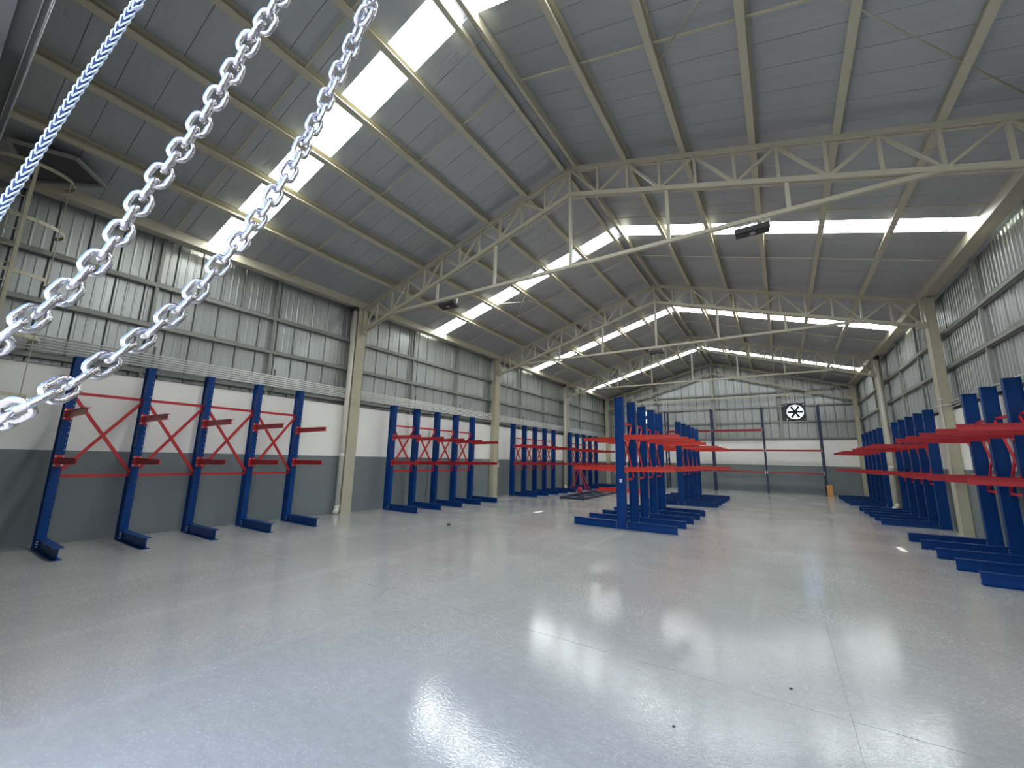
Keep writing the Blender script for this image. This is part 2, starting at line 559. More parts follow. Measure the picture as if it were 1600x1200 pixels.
# purlins: C sections standing on the rafters
def purlin_mesh(name, length):
    # local: x along slope (away from ridge), z normal up; web at x=0
    mb = MB()
    mb.box(-0.004, 0.004, 0, length, -0.178, 0)
    mb.box(0.004, 0.10, 0, length, -0.178, -0.171)
    mb.box(0.004, 0.10, 0, length, -0.007, 0)
    mb.box(0.093, 0.10, 0, length, -0.171, -0.150)
    return mb.mesh(name, 'steel')
pml = purlin_mesh('purlin', YB - 0.05)
OFFS = [1.24, 2.36, 3.48, 4.60, 5.74]
for side, sn in ((-1, 'left'), (1, 'right')):
    for k, o in enumerate(OFFS):
        x_, z_ = slope_pt(side, o, -0.002)
        ob = link(pml, 'purlin', None)
        # rotate about Y so local +x runs down the slope on that side
        ang = SA if side > 0 else math.pi - SA
        if side > 0:
            mtx = Matrix.Translation((x_, 0.03, z_)) @ Matrix.Rotation(SA, 4, 'Y')
        else:
            mtx = Matrix.Translation((x_, 0.03, z_)) @ Matrix.Rotation(-SA, 4, 'Y')
        ob.matrix_world = mtx
        tag(ob, 'cream C-section purlin on the %s roof slope, %s down from the ridge' % (sn, ORD[k]), 'purlin',
            'roof purlins')
    # ridge channel
    x_, z_ = slope_pt(side, 0.16, -0.002)
    mb = MB()
    mb.box(-0.005, 0.005, 0, YB - .05, -0.20, 0).box(0.005, 0.075 * 1, 0, YB - .05, -0.20, -0.192)
    ob = part(mb, 'ridge_purlin', 'steel', None)
    ob.matrix_world = Matrix.Translation((x_, 0.03, z_)) @ Matrix.Rotation(SA * side, 4, 'Y')
    if side < 0:
        ob.matrix_world = ob.matrix_world @ Matrix.Scale(-1, 4, (1, 0, 0))
    tag(ob, 'cream ridge channel on the %s side of the roof peak' % sn, 'purlin', 'ridge channels')
    # eave strut: deep channel above the wall
    xe = XR + side * 6.93
    ez = zr(6.93)
    mb = MB().box(xe - .005, xe + .005, 0.03, YB - .02, ez - 0.20, ez + 0.0)
    mb.box(xe, xe + side * 0.08, 0.03, YB - .02, ez - 0.20, ez - 0.19)
    mb.box(xe + side * .08, xe + side * .30, .03, YB - .02, ez - .155, ez - .145)
    ob = part(mb, 'eave_purlin', 'steel', None)
    tag(ob, 'cream eave channel running along the top of the %s wall' % sn, 'purlin', 'eave channels')

# sag rods at the third points of each bay
rods = []
for b in range(4):
    for q in (1, 2):
        rods.append(T0Y + BAY * (b + q / 3.0))
for side, sn in ((-1, 'left'), (1, 'right')):
    for k, y in enumerate(rods):
        a = slope_pt(side, 0.2, -0.10)
        b = slope_pt(side, 6.9, -0.10)
        ob = part(MB().bar((a[0], y, a[1]), (b[0], y, b[1]), 0.028, 0.02), 'sag_bar', 'steel', None)
        tag(ob, 'thin steel sag bar across the %s slope purlins, %s from the front' % (sn, ORD[k]), 'brace', 'sag bars')
# cable crosses
def rod(a, b, label, r=0.010):
    ob = part(MB().tube([a, b], r, 6), 'cross_brace', 'steel', None, True)
    tag(ob, label, 'brace', 'roof cross braces')
def sp(side, x_, y, n=-0.16):
    q = slope_pt(side, abs(x_ - XR), n)
    return (q[0], y, q[1])
rod(sp(-1, 0.6, 8.6), sp(-1, 5.6, 14.05), 'thin diagonal brace rod under left roof beyond nearest truss, rising rightwards')
rod(sp(-1, 5.75, 8.75), sp(-1, 1.3, 13.6), 'thin diagonal brace rod under left roof beyond nearest truss, steeply hanging')
rod(sp(1, 12.9, 1.4), sp(1, 9.35, 5.45), 'thin diagonal brace rod under the right roof before the nearest truss')
rod(sp(1, 9.4, 3.0), sp(1, 13.5, 7.2), 'thin diagonal brace rod under right roof near the eave before nearest truss')

# ------------------------------------------------------------------ trusses
NP = 11
PS = 0.6345
def truss(ty, label, far=False):
    t = empty('roof_truss', (XR, ty, 0))
    tag(t, label, 'truss', 'roof trusses')
    top = lambda o: 8.045 - SL * abs(o)
    bot = lambda o: 7.405 - 0.300 * abs(o)
    for s in (-1, 1):
        # double-angle chords: two bars with a slot between them
        mb = MB()
        for dy in (-0.036, 0.036):
            mb.bar((0, dy, top(0)), (s * 6.98, dy, top(6.98)), 0.045, 0.085, side=(0, 1, 0))
        part(mb, 'top_chord', 'steel', t)
        mb = MB()
        for dy in (-0.036, 0.036):
            mb.bar((0, dy, bot(0)), (s * 6.95, dy, bot(6.95)), 0.045, 0.085, side=(0, 1, 0))
        part(mb, 'bottom_chord', 'steel', t)
        for k in range(1, NP + 1):
            o = min(k * PS, 6.94)
            part(MB().bar((s * o, 0, bot(o)), (s * o, 0, top(o)), 0.05, 0.05, side=(0, 1, 0)), 'web_post', 'steel', t)
        for k in range(0, NP):
            o0, o1 = k * PS, min((k + 1) * PS, 6.94)
            if k % 2 == 0:
                a, b = (s * o0, 0, top(o0) - .02), (s * o1, 0, bot(o1) + .02)
            else:
                a, b = (s * o0, 0, bot(o0) + .02), (s * o1, 0, top(o1) - .02)
            part(MB().bar(a, b, 0.045, 0.045, side=(0, 1, 0)), 'web_diagonal', 'steel', t)
        for o in (2.02, 3.90):
            part(MB().bar((s * o, 0, 5.70), (s * o, 0, bot(o)), 0.06, 0.06, side=(0, 1, 0)), 'hanger', 'steel', t)
        part(MB().box(s * 6.80, s * 6.98, -0.07, 0.07, bot(6.9) - 0.06, bot(6.9) + 0.10), 'end_plate', 'steel', t)
    part(MB().bar((0, 0, bot(0)), (0, 0, top(0)), 0.06, 0.06, side=(0, 1, 0)), 'web_post', 'steel', t)
    part(MB().bar((0, 0, 5.70), (0, 0, bot(0)), 0.06, 0.06, side=(0, 1, 0)), 'hanger', 'steel', t)
    part(MB().bar((-5.75, 0, 5.70), (5.75, 0, 5.70), 0.07, 0.07, side=(0, 1, 0)), 'tie_beam', 'steel', t)
    return t
TL = ['cream lattice roof truss against the front wall, top left corner',
      'cream lattice roof truss nearest the viewer, spanning the whole hall',
      'cream lattice roof truss second into the hall with tie beam',
      'cream lattice roof truss third into the hall, above the centre racks',
      'cream lattice roof truss farthest away, against the back wall']
for ty, l in zip(TY, TL):
    truss(ty, l)

# ------------------------------------------------------------------ columns and downpipes
def column(x_in, sgn, ty, label, pipe=False, plabel=None, strap=False):
    """sgn=+1 left side column (stands behind x_in towards -x)"""
    c = empty('steel_column', (x_in, ty, 0))
    tag(c, label, 'column', 'portal columns')
    topz = zr(6.98) - 0.19
    mb = MB()
    mb.box(-sgn * 0.012, 0, -0.16, 0.16, 0.02, topz)                       # inner flange
    mb.box(-sgn * 0.195, -sgn * 0.183, -0.16, 0.16, 0.02, topz)            # outer flange
    mb.box(-sgn * 0.183, -sgn * 0.012, -0.150, -0.140, 0.02, topz)         # boxed sides
    mb.box(-sgn * 0.183, -sgn * 0.012, 0.140, 0.150, 0.02, topz)
    part(mb, 'shaft', 'steel', c)
    part(MB().box(-sgn * 0.197, sgn * 0.03, -0.2, 0.2, 0.0, 0.02), 'base_plate', 'steel', c)
    part(MB().box(-sgn * 0.197, sgn * 0.01, -0.17, 0.17, topz, topz + 0.015), 'cap_plate', 'steel', c)
    if strap:
        part(MB().box(-sgn * 0.19, sgn * 0.02, -0.175, 0.175, 3.17, 3.20), 'conduit_strap', 'zinc', c)
    if pipe:
        px, py = x_in - sgn * 0.06, ty - 0.16 - 0.09
        d = empty('downpipe', (px, py, 0))
        tag(d, plabel, 'pipe', 'rainwater downpipes')
        part(MB().tube([(0, 0, .20), (0, 0, topz)], 0.068, 14), 'pipe', 'pipe', d, True)
        part(MB().tube([(0, 0, 1.55), (0, 0, 1.66)], 0.076, 14), 'socket', 'pipe', d, True)
        part(MB().tube([(0, 0, .24), (0, 0, .16), (sgn * .03, -.03, .10), (sgn * .08, -.08, .075), (sgn * .12, -.12, .07)], 0.072, 14),
             'elbow', 'pipe', d, True)
        part(MB().tube([(0, 0, topz - .12), (0, 0, topz + .02)], 0.085, 14), 'collar', 'black', d, True)
    return c
column(0, 1, TY[0] + .04, 'cream steel column in the front left corner by the ladder')
column(0, 1, TY[1], 'cream steel column right of the nearest left rack, with downpipe', True,
       'cream downpipe beside the nearest left column, bending out at floor')
column(0, 1, TY[2], 'cream steel column between second and third left racks')
column(0, 1, TY[3], 'cream steel column beyond the third left rack, with downpipe', True,
       'cream downpipe beside the far left column behind the racks')
column(0, 1, TY[4], 'cream steel column in the far left corner')
column(W, -1, TY[2], 'cream steel column right, between the two nearer right racks', strap=True)
column(W, -1, TY[3], 'cream steel column right, rising among the far right racks', True,
       'cream downpipe on the right side rising among the blue racks')
column(W, -1, TY[4], 'cream steel column in the far right corner')
column(W, -1, TY[1] - .05, 'cream steel column just outside the right edge of view')

# ------------------------------------------------------------------ girts
def girt(x0, x1, y0, y1, z, label, axis='y', sgn=1):
    mb = MB()
    if axis == 'y':
        mb.box(x0, x1, y0, y1, z - .05, z - .043).box(x0, x1, y0, y1, z + .043, z + .05)
        mb.box(x1 - .006, x1, y0, y1, z - .05, z + .05) if sgn > 0 else mb.box(x0, x0 + .006, y0, y1, z - .05, z + .05)
    else:
        mb.box(x0, x1, y0, y1, z - .05, z - .043).box(x0, x1, y0, y1, z + .043, z + .05)
        mb.box(x0, x1, y0, y0 + .006, z - .05, z + .05)
    g = part(mb, 'girt', 'steel_grey', None)
    tag(g, label, 'girt', 'wall girts')
for z, nm in ((3.21, 'lowest'), (4.17, 'middle'), (5.05, 'upper')):
    girt(XWL - .155, XWL - .055, .03, YB, z, '%s horizontal steel girt along the left wall cladding' % nm)
    girt(XWR + .055, XWR + .155, .03, YB, z, '%s horizontal steel girt along the right wall cladding' % nm, sgn=-1)
for z, nm in ((3.16, 'lowest'), (4.15, 'second'), (5.08, 'third'), (5.97, 'topmost')):
    xo = XR - (8.0 - z) / SL if z > 5.9 else 0
    a, b = max(.0, xo), min(W, 2 * XR - xo)
    if nm == 'third':            # interrupted by the two fans
        girt(a, 2.10, YB + .03, YB + .13, z, 'third horizontal girt across back wall, piece left of both fans', 'x')
        girt(3.18, 10.78, YB + .03, YB + .13, z, 'third horizontal girt across back wall, piece between the fans', 'x')
        girt(11.86, b, YB + .03, YB + .13, z, 'third horizontal girt across back wall, piece right of the fan', 'x')
    else:
        girt(a, b, YB + .03, YB + .13, z, '%s horizontal steel girt across the back wall' % nm, 'x')
# light vertical posts on walls
def wallpost(x0, x1, y0, y1, z1, label):
    p = part(MB().box(x0, x1, y0, y1, 3.075, z1), 'wall_post', 'steel_grey', None)
    tag(p, label, 'post', 'light wall posts')
k = 0
for b in range(4):
    for q, nm in ((1, 'first'), (2, 'second')):
        y = T0Y + BAY * (b + q / 3.0)
        wallpost(XWL - .12, XWL - .06, y - .03, y + .03, 6.1,
                 'slim vertical post on left wall, %s in bay %s from the front' % (nm, ['one', 'two', 'three', 'four'][b]))
        wallpost(XWR + .06, XWR + .12, y - .03, y + .03, 6.1,
                 'slim vertical post on right wall, %s in bay %s from the front' % (nm, ['one', 'two', 'three', 'four'][b]))
for x_, nm in ((3.4, 'left'), (7.0, 'middle'), (10.58, 'right, beside the fan')):
    wallpost(x_ - .07, x_ + .07, YB - .06, YB + .03, zr(x_ - XR) - .5, 'vertical wind post on the back wall, %s' % nm)

# ------------------------------------------------------------------ conduits
for i in range(6):
    z = 3.29 + i * 0.05
    c = part(MB().tube([(XWL + .035, 0.3, z), (XWL + .035, YB - .1, z)], 0.0145, 8), 'conduit', 'pipe_grey', None, True)
    tag(c, 'thin grey conduit along the left wall, %s from the bottom of six' % ORD[i], 'conduit', 'left wall conduits')
k = 0
for b in range(4):
    for q in (1, 2):
        y = T0Y + BAY * (b + q / 3.0) + 0.12
        h = part(MB().box(XWL, XWL + .02, y - .02, y + .02, 3.08, 3.72).box(XWL + .02, XWL + .05, y - .015, y + .015, 3.26, 3.275),
                 'conduit_bracket', 'darksteel', None)
        tag(h, 'dark upright bracket holding left wall conduits, %s from the front' % ORD[k], 'bracket', 'conduit brackets')
        k += 1
for i in range(3):
    z = 3.12 + i * 0.07
    c = part(MB().tube([(XWR - .04, 0.3, z), (XWR - .04, YB - .1, z)], 0.012, 6), 'conduit', 'zinc', None, True)
    tag(c, 'thin grey conduit along the right wall, %s from the bottom of three' % ORD[i], 'conduit', 'right wall conduits')
for nm, x_, sg, y, lab in (('l', 0.0, 1, TY[2], 'second left column'), ('r', W, -1, TY[2], 'nearest right column')):
    y_ = y + (.155 if sg > 0 else -.19)
    c = empty('cable_drop', (x_ + sg * .02, y_, 0))
    tag(c, 'thin cable drop with small socket box on the %s' % lab, 'socket')
    part(MB().tube([(0, 0, 1.42), (0, 0, 3.36)], .012, 6), 'conduit', 'zinc', c, True)
    part(MB().box(-.025, .025, -.04, .04, 1.24, 1.42), 'socket_box', 'zinc', c)
    part(MB().box(-.03, .03, -.02, .02, 3.30, 3.36), 'clamp', 'zinc', c)

# ------------------------------------------------------------------ cantilever racks
PH = 3.21
DEP = 0.22
FW = 0.115
def upright_mesh():
    mb = MB()
    mb.box(0, .009, -FW / 2, FW / 2, 0.0, PH)                       # back flange
    mb.box(.009, DEP - .009, -.035, -.029, 0.0, PH - .002)          # twin webs close the section
    mb.box(.009, DEP - .009, .029, .035, 0.0, PH - .002)
    mb.box(0.0, DEP, -FW / 2, FW / 2, PH, PH + .004)
    # front flange with two rows of bolt holes
    ys_ = [-FW / 2, -FW / 2 + .010, -FW / 2 + .021, FW / 2 - .021, FW / 2 - .010, FW / 2]
    zs_ = [0.0]
    z = 0.45
    holes = set()
    while z < PH - .08:
        zs_ += [z, z + .016]
        z += .095
    zs_.append(PH)
    for i in range(1, len(zs_) - 1, 2):
        holes.add((1, i)); holes.add((3, i))
    x0, x1 = DEP - .009, DEP
    ny, nz = len(ys_), len(zs_)
    base = len(mb.v)
    idx = lambda k, i, j: base + (k * ny + i) * nz + j
    for k, x_ in enumerate((x0, x1)):
        for y in ys_:
            for z in zs_:
                mb.v.append((x_, y, z))
    for i in range(ny - 1):
        for j in range(nz - 1):
            if (i, j) in holes:
                mb.f.append((idx(0, i, j), idx(1, i, j), idx(1, i, j + 1), idx(0, i, j + 1)))
                mb.f.append((idx(0, i + 1, j), idx(0, i + 1, j + 1), idx(1, i + 1, j + 1), idx(1, i + 1, j)))
                mb.f.append((idx(0, i, j), idx(0, i + 1, j), idx(1, i + 1, j), idx(1, i, j)))
                mb.f.append((idx(0, i, j + 1), idx(1, i, j + 1), idx(1, i + 1, j + 1), idx(0, i + 1, j + 1)))
            else:
                mb.f.append((idx(1, i, j), idx(1, i + 1, j), idx(1, i + 1, j + 1), idx(1, i, j + 1)))
                mb.f.append((idx(0, i, j), idx(0, i, j + 1), idx(0, i + 1, j + 1), idx(0, i + 1, j)))
    for j in range(nz - 1):
        mb.f.append((idx(0, 0, j), idx(1, 0, j), idx(1, 0, j + 1), idx(0, 0, j + 1)))
        mb.f.append((idx(0, ny - 1, j), idx(0, ny - 1, j + 1), idx(1, ny - 1, j + 1), idx(1, ny - 1, j)))
    return mb.mesh('upright', 'blue')
UPR = upright_mesh()
def ibeam(mb, x0, x1, h0, h1, w, ztop, tf=.009):
    """I section along x; top flush at ztop, depth h0 at x0 and h1 at x1"""
    def wedge(z0a, z1a, z0b, z1b, hw):
        mb.quadbox([(x0, -hw, z0a), (x1, -hw, z0b), (x1, hw, z0b), (x0, hw, z0a),
                    (x0, -hw, z1a), (x1, -hw, z1b), (x1, hw, z1b), (x0, hw, z1a)])
    wedge(ztop - tf, ztop, ztop - tf, ztop, w / 2)
    wedge(ztop - h0, ztop - h0 + tf, ztop - h1, ztop - h1 + tf, w / 2)
    wedge(ztop - h0 + tf, ztop - tf, ztop - h1 + tf, ztop - tf, .005)
    return mb
def bolt_mesh():
    return MB().tube([(0, 0, 0), (.012, 0, 0)], .013, 6).mesh('bolt', 'bolt')
BOLT = bolt_mesh()
MESH = {}
def base_mesh(L):
    if ('b', L) not in MESH:
        mb = ibeam(MB(), DEP + .012, DEP + L, .18, .18, .115, .18)
        mb.box(DEP + .001, DEP + .012, -.058, .058, .004, .182)
        MESH[('b', L)] = mb.mesh('base_beam', 'blue')
    return MESH[('b', L)]
def arm_mesh(L, m):
    if ('a', L, m) not in MESH:
        mb = ibeam(MB(), 0.016, L, .115, .095, .07, .0)
        MESH[('a', L, m)] = mb.mesh('arm', m)
    return MESH[('a', L, m)]
def plate_mesh(m):
    if ('p', m) not in MESH:
        MESH[('p', m)] = MB().box(.001, .016, -.06, .06, -.16, .035).mesh('bracket_plate', m)
    return MESH[('p', m)]
def hbar_mesh(L, m):
    if ('h', L, m) not in MESH:
        MESH[('h', L, m)] = MB().box(0, .03, 0, L, -.025, .025).mesh('tie_bar', m)
    return MESH[('h', L, m)]
def dbar_mesh(L, s, m):
    if ('d', L, s, m) not in MESH:
        a, b = ((0.015, 0, 1.20), (0.015, L, 2.53)) if s > 0 else ((0.045, 0, 2.53), (0.045, L, 1.20))
        MESH[('d', L, s, m)] = MB().bar(a, b, .028, .05, side=(1, 0, 0)).mesh('cross_bar', m)
    return MESH[('d', L, s, m)]

def rack(root_loc, rz, n, pitch, label, sides=(1,), base_len=1.2, up_len=1.18, low_len=1.16, m='red', skip=(), holes_bolts=True):
    r = empty('cantilever_rack', root_loc, rz)
    tag(r, label, 'rack', 'cantilever racks')
    for i in range(n):
        y = i * pitch
        u = link(UPR, 'upright', r, (0, y, 0))
        for s in sides:
            rot = (0, 0, 0) if s > 0 else (0, 0, math.pi)
            off = 0 if s > 0 else DEP
            b = link(base_mesh(base_len), 'base_beam', r, (off, y, 0), rot)
            for bz in (.05, .09, .13):
                for by in (-.04, .04):
                    link(BOLT, 'bolt', b, (DEP + .012, by, bz))
            for lev, (z, L) in enumerate(((2.26, up_len), (1.475, low_len))):
                if (i, s, lev) in skip:
                    continue
                a = link(arm_mesh(L, m), 'arm', r, ((DEP if s > 0 else 0), y, z), rot)
                pl = link(plate_mesh(m), 'bracket_plate', a)
                if i == 0 or holes_bolts:
                    for bz in (-.135, .01):
                        for by in (-.045, .045):
                            link(BOLT, 'bolt', a, (.016, by, bz))
    bx = 0.06 if len(sides) == 1 else DEP / 2 - .02
    for i in range(n - 1):
        y = i * pitch + FW / 2 - .02
        L = round(pitch - FW + .04, 4)
        for z in (2.58, 1.155):
            link(hbar_mesh(L, m), 'tie_bar', r, (bx, y, z))
        link(dbar_mesh(L, 1, m), 'cross_bar', r, (bx, y, 0))
        link(dbar_mesh(L, -1, m), 'cross_bar', r, (bx, y, 0))
    return r
XL0 = 0.04
rack((XL0, 1.68, 0), 0, 5, 1.0076, 'blue and red one-sided rack nearest on the left wall, behind the chains')
rack((XL0, 8.81, 0), 0, 5, 1.0076, 'blue and red one-sided rack, second along the left wall beyond the column')
rack((XL0, 15.85, 0), 0, 5, 1.0076, 'blue and red one-sided rack, third along the left wall', holes_bolts=False)
rack((XL0, 21.98, 0), 0, 5, 1.0, 'blue and red one-sided rack, farthest along the left wall', holes_bolts=False)
rc = rack((6.96, 10.16, 0), 0, 5, 1.0076, 'blue two-sided rack with orange-red arms, nearer one mid-floor',
          sides=(1, -1), base_len=1.16, up_len=1.30, low_len=1.16, m='orange', skip=((0, -1, 0),))
part(MB().box(.10, .19, -FW / 2 - .0005, .0, 0, 0).box(.08, .14, -.0363, -.0352, 1.10, 1.18), 'sticker', 'sticker', rc, label='small pale sticker on the nearest upright')
rack((6.96, 17.27, 0), 0, 5, 1.0076, 'blue two-sided rack with orange-red arms, farther one mid-floor',
     sides=(1, -1), base_len=1.16, up_len=1.30, low_len=1.30, m='orange', holes_bolts=False)
XR0 = 14.085
rack((XR0, 12.83, 0), math.pi, 5, 1.0076, 'blue and red one-sided rack nearest on the right, cut by photo edge', m='red')
rack((XR0, 19.95, 0), math.pi, 5, 1.0076, 'blue and red one-sided rack, second along the right wall', m='red', holes_bolts=False)
rack((XR0, 26.75, 0), math.pi, 5, 1.0076, 'blue and red one-sided rack, farthest along the right wall', m='red', holes_bolts=False)

# ------------------------------------------------------------------ pallet rack at the back
pr = empty('pallet_rack', (0, 27.9, 0))
tag(pr, 'tall navy pallet rack with red beams in front of the back wall', 'rack')
FX = [4.2, 6.93, 9.65, 12.34]
for x_ in FX:
    fr = part(MB().box(x_ - .045, x_ + .045, 0, .06, 0.012, 4.92), 'frame_post', 'navy', pr)
    part(MB().box(x_ - .07, x_ + .07, -.03, .09, 0, .012), 'foot_plate', 'navy', fr)
    fr2 = part(MB().box(x_ - .045, x_ + .045, .74, .80, 0.012, 4.92), 'frame_post', 'navy', pr)
    part(MB().box(x_ - .07, x_ + .07, .71, .83, 0, .012), 'foot_plate', 'navy', fr2)
    z = .3
    s = 1
    while z < 4.3:
        a, b = ((x_, .06, z), (x_, .74, z + .55)) if s > 0 else ((x_, .74, z), (x_, .06, z + .55))
        part(MB().bar(a, b, .03, .03), 'frame_lacing', 'navy', pr)
        z += .6
        s = -s
for i, levels in enumerate(((1.18, 2.42, 3.61), (1.18, 2.42, 3.61), (1.18, 2.42))):
    for z in levels:
        for y in (-.045, .80):
            b = part(MB().box(FX[i] + .05, FX[i + 1] - .05, y, y + .045, z - .04, z + .04), 'beam', 'red_shaded', pr)
            for xe in (FX[i] + .046, FX[i + 1] - .052):
                part(MB().box(xe - .004, xe + .01, y - .012, y + .05, z - .09, z + .09), 'beam_connector', 'bolt', b)

# orange post guard
gd = empty('post_guard', (12.42, 27.55, 0))
tag(gd, 'small orange guard standing at foot of the right pallet rack post', 'guard')
part(MB().box(-.12, .12, -.01, 0, .01, .62).box(-.12, -.11, 0, .14, .01, .62).box(.11, .12, 0, .14, .01, .62), 'shield', 'guard', gd)
part(MB().box(-.15, .15, -.04, .17, 0, .01), 'foot_plate', 'guard', gd)

# ------------------------------------------------------------------ exhaust fans
def fan(fx, fz, label):
    f = empty('exhaust_fan', (fx, YB + .03, fz - .5))
    tag(f, label, 'fan', 'exhaust fans')
    # square plate with a round opening
    mb = MB()
    n = 32
    R0, hw = 0.43, 0.51
    for k_, y in enumerate((0.0, -0.03)):
        for i in range(n):
            a = 2 * math.pi * i / n
            c, s = math.cos(a), math.sin(a)
            q = hw / max(abs(c), abs(s))
            mb.v += [(R0 * c, y, .5 + R0 * s), (q * c, y, .5 + q * s)]
    for i in range(n):
        j = (i + 1) % n
        a0, a1, b0, b1 = 2 * i, 2 * i + 1, 2 * j, 2 * j + 1
        o = 2 * n
        mb.f += [(a0, a1, b1, b0), (o + a0, o + b0, o + b1, o + a1), (a0, b0, o + b0, o + a0), (a1, o + a1, o + b1, b1)]
    part(mb, 'frame_plate', 'black', f)
    mb = MB()
    part(mb.tube([(R0 * math.cos(t * math.pi / 16), 0, .5 + R0 * math.sin(t * math.pi / 16)) for t in range(32)], .018, 6, closed=True),
         'inlet_ring', 'black', f, True)
    part(MB().tube([(0, -.05, .5), (0, .06, .5)], .12, 16), 'hub', 'black', f, True)
    part(MB().box(-.09, .09, .07, .16, .42, .58), 'motor', 'black', f)
    for k_ in range(6):
        a = math.pi / 3 * k_
        c, s = math.cos(a), math.sin(a)
        mb = MB()
        t = Vector((c, 0, s)); u = Vector((-s, 0, c)); y = Vector((0, 1, 0))
        C0 = Vector((0, 0, .5))
        pts = []
        for off in (-.003, .003):
            for (r, wd, tw) in ((.07, .055, .03), (.39, .075, .015)):
                for sg in (-1, 1):
                    pts.append(C0 + t * r + u * sg * wd + y * (sg * tw + off))
        # pts: [off][r][sg]
        p = lambda o, r, g: pts[o * 4 + r * 2 + g]
        mb.quadbox([p(0, 0, 0), p(0, 1, 0), p(0, 1, 1), p(0, 0, 1), p(1, 0, 0), p(1, 1, 0), p(1, 1, 1), p(1, 0, 1)])
        part(mb, 'blade', 'black', f)
    part(MB().box(-.56, .56, -.06, .0, 1.015, 1.035), 'top_angle', 'steel_grey', f)
    for a, b in ((-.43, .93), (.43, .93), (-.43, .07), (.43, .07)):
        part(MB().tube([(a, -.045, b), (a, -.03, b)], .035, 8), 'corner_daylight_disc', 'bolt', f)  # pale discs stand for daylight showing through gaps at the plate corners
fan(*FANS[0], 'square black exhaust fan high on the back wall, right of centre')
fan(*FANS[1], 'square black exhaust fan on the back wall, glimpsed between centre rack uprights')

# ------------------------------------------------------------------ flood lights on the ties
def flood(x_, ty, z, L, label, tilt=0.0, D=0.11):
    f = empty('flood_light', (x_, ty - .02, z))
    tag(f, label, 'lamp', 'flood lights under the ties')
    f.rotation_euler = (tilt, 0, 0)
    part(MB().box(-L / 2, L / 2, -D, D, -.045, .045), 'housing', 'black', f)
    for k_ in range(7):
        x0 = -L / 2 + .04 + k_ * (L - .08) / 6
        part(MB().box(x0 - .006, x0 + .006, -D + .02, D - .02, .045, .075), 'cooling_fin', 'black', f)
    part(MB().box(-L / 2 + .03, L / 2 - .03, -D + .03, D - .03, -.051, -.045), 'glass', 'black', f)
    part(MB().tube([(0, 0, -.060), (0, 0, -.045)], .045, 12), 'lens', 'lens', f, True)
    part(MB().box(-L / 2 - .012, -L / 2, -.02, .02, -.01, .14).box(L / 2, L / 2 + .012, -.02, .02, -.01, .14)
         .box(-L / 2 - .012, L / 2 + .012, -.02, .02, .14, .150), 'bracket', 'zinc', f)
flood(3.52, TY[1], 5.50, .52, 'black flood light under the nearest truss tie, left side', math.radians(-12))
flood(10.34, TY[1], 5.49, .50, 'black flood light under the nearest truss tie, right side', math.radians(-4), .09)
flood(6.98, TY[2], 5.50, .46, 'black flood light under the second truss tie, at mid-span', 0)

# ------------------------------------------------------------------ caged ladder and hatch
ld = empty('cage_ladder', (0.05, 0.0, 0))
tag(ld, 'cream caged wall ladder in the top left corner behind the chains', 'ladder')
for y in (.27, .69):
    part(MB().box(-.01, .05, y - .02, y + .02, 1.95, 6.1), 'stile', 'steel', ld)
z = 2.2
while z < 6.05:
    part(MB().tube([(.02, .29, z), (.02, .67, z)], .012, 8), 'rung', 'steel', ld, True)
    z += .3
CY, RA, RB = .66, .50, .42
def hoop_pt(a):
    b_ = -0.6 + a / math.pi * (math.pi + 1.2)
    return (RB * math.sin(b_) + .24, CY - RA * math.cos(b_))
for z in (6.16, 5.22, 4.32, 3.36, 2.42, 1.98):
    n = 14
    mb = MB()
    for i in range(n):
        a0, a1 = math.pi * i / n, math.pi * (i + 1) / n
        p0, p1 = hoop_pt(a0), hoop_pt(a1)
        mb.bar((p0[0], p0[1], z), (p1[0], p1[1], z), .008, .06)
    part(mb, 'cage_hoop', 'steel', ld)
for a in (.28, .5, .72):
    p0 = hoop_pt(math.pi * a)
    part(MB().box(p0[0] - .02, p0[0] + .02, p0[1] - .005, p0[1] + .005, 1.96, 6.18) if abs(a - .5) > .2
         else MB().box(p0[0] - .005, p0[0] + .005, p0[1] - .02, p0[1] + .02, 1.96, 6.18), 'cage_strap', 'steel', ld)
for z in (2.3, 4.2, 6.0):
    for y in (.69,):
        part(MB().box(-.25, -.01, y - .015, y + .015, z - .02, z + .02), 'wall_stay', 'steel', ld)
hz = lambda x_: zr(x_ - XR) - .20
A, B, C, D = (1.06, 1.0, hz(1.06)), (.70, 1.45, hz(.70)), (.10, .66, hz(.10)), (.85, .30, hz(.85))
ht = empty('roof_hatch')
tag(ht, 'dark roof hatch with steel frame above the caged ladder', 'hatch')
for a, b in ((A, B), (B, C), (C, D), (D, A)):
    part(MB().bar(a, b, .05, .05), 'frame_bar', 'steel_grey', ht)
mb = MB()
mb.v = [(p[0], p[1], p[2] + .03 + dz) for dz in (0, .012) for p in (A, B, C, D)]
mb.f = [(0, 1, 2, 3), (7, 6, 5, 4)] + [(i, (i + 1) % 4 + 0, (i + 1) % 4 + 4, i + 4) for i in range(4)]
part(mb, 'hatch_board', 'hatch', ht)

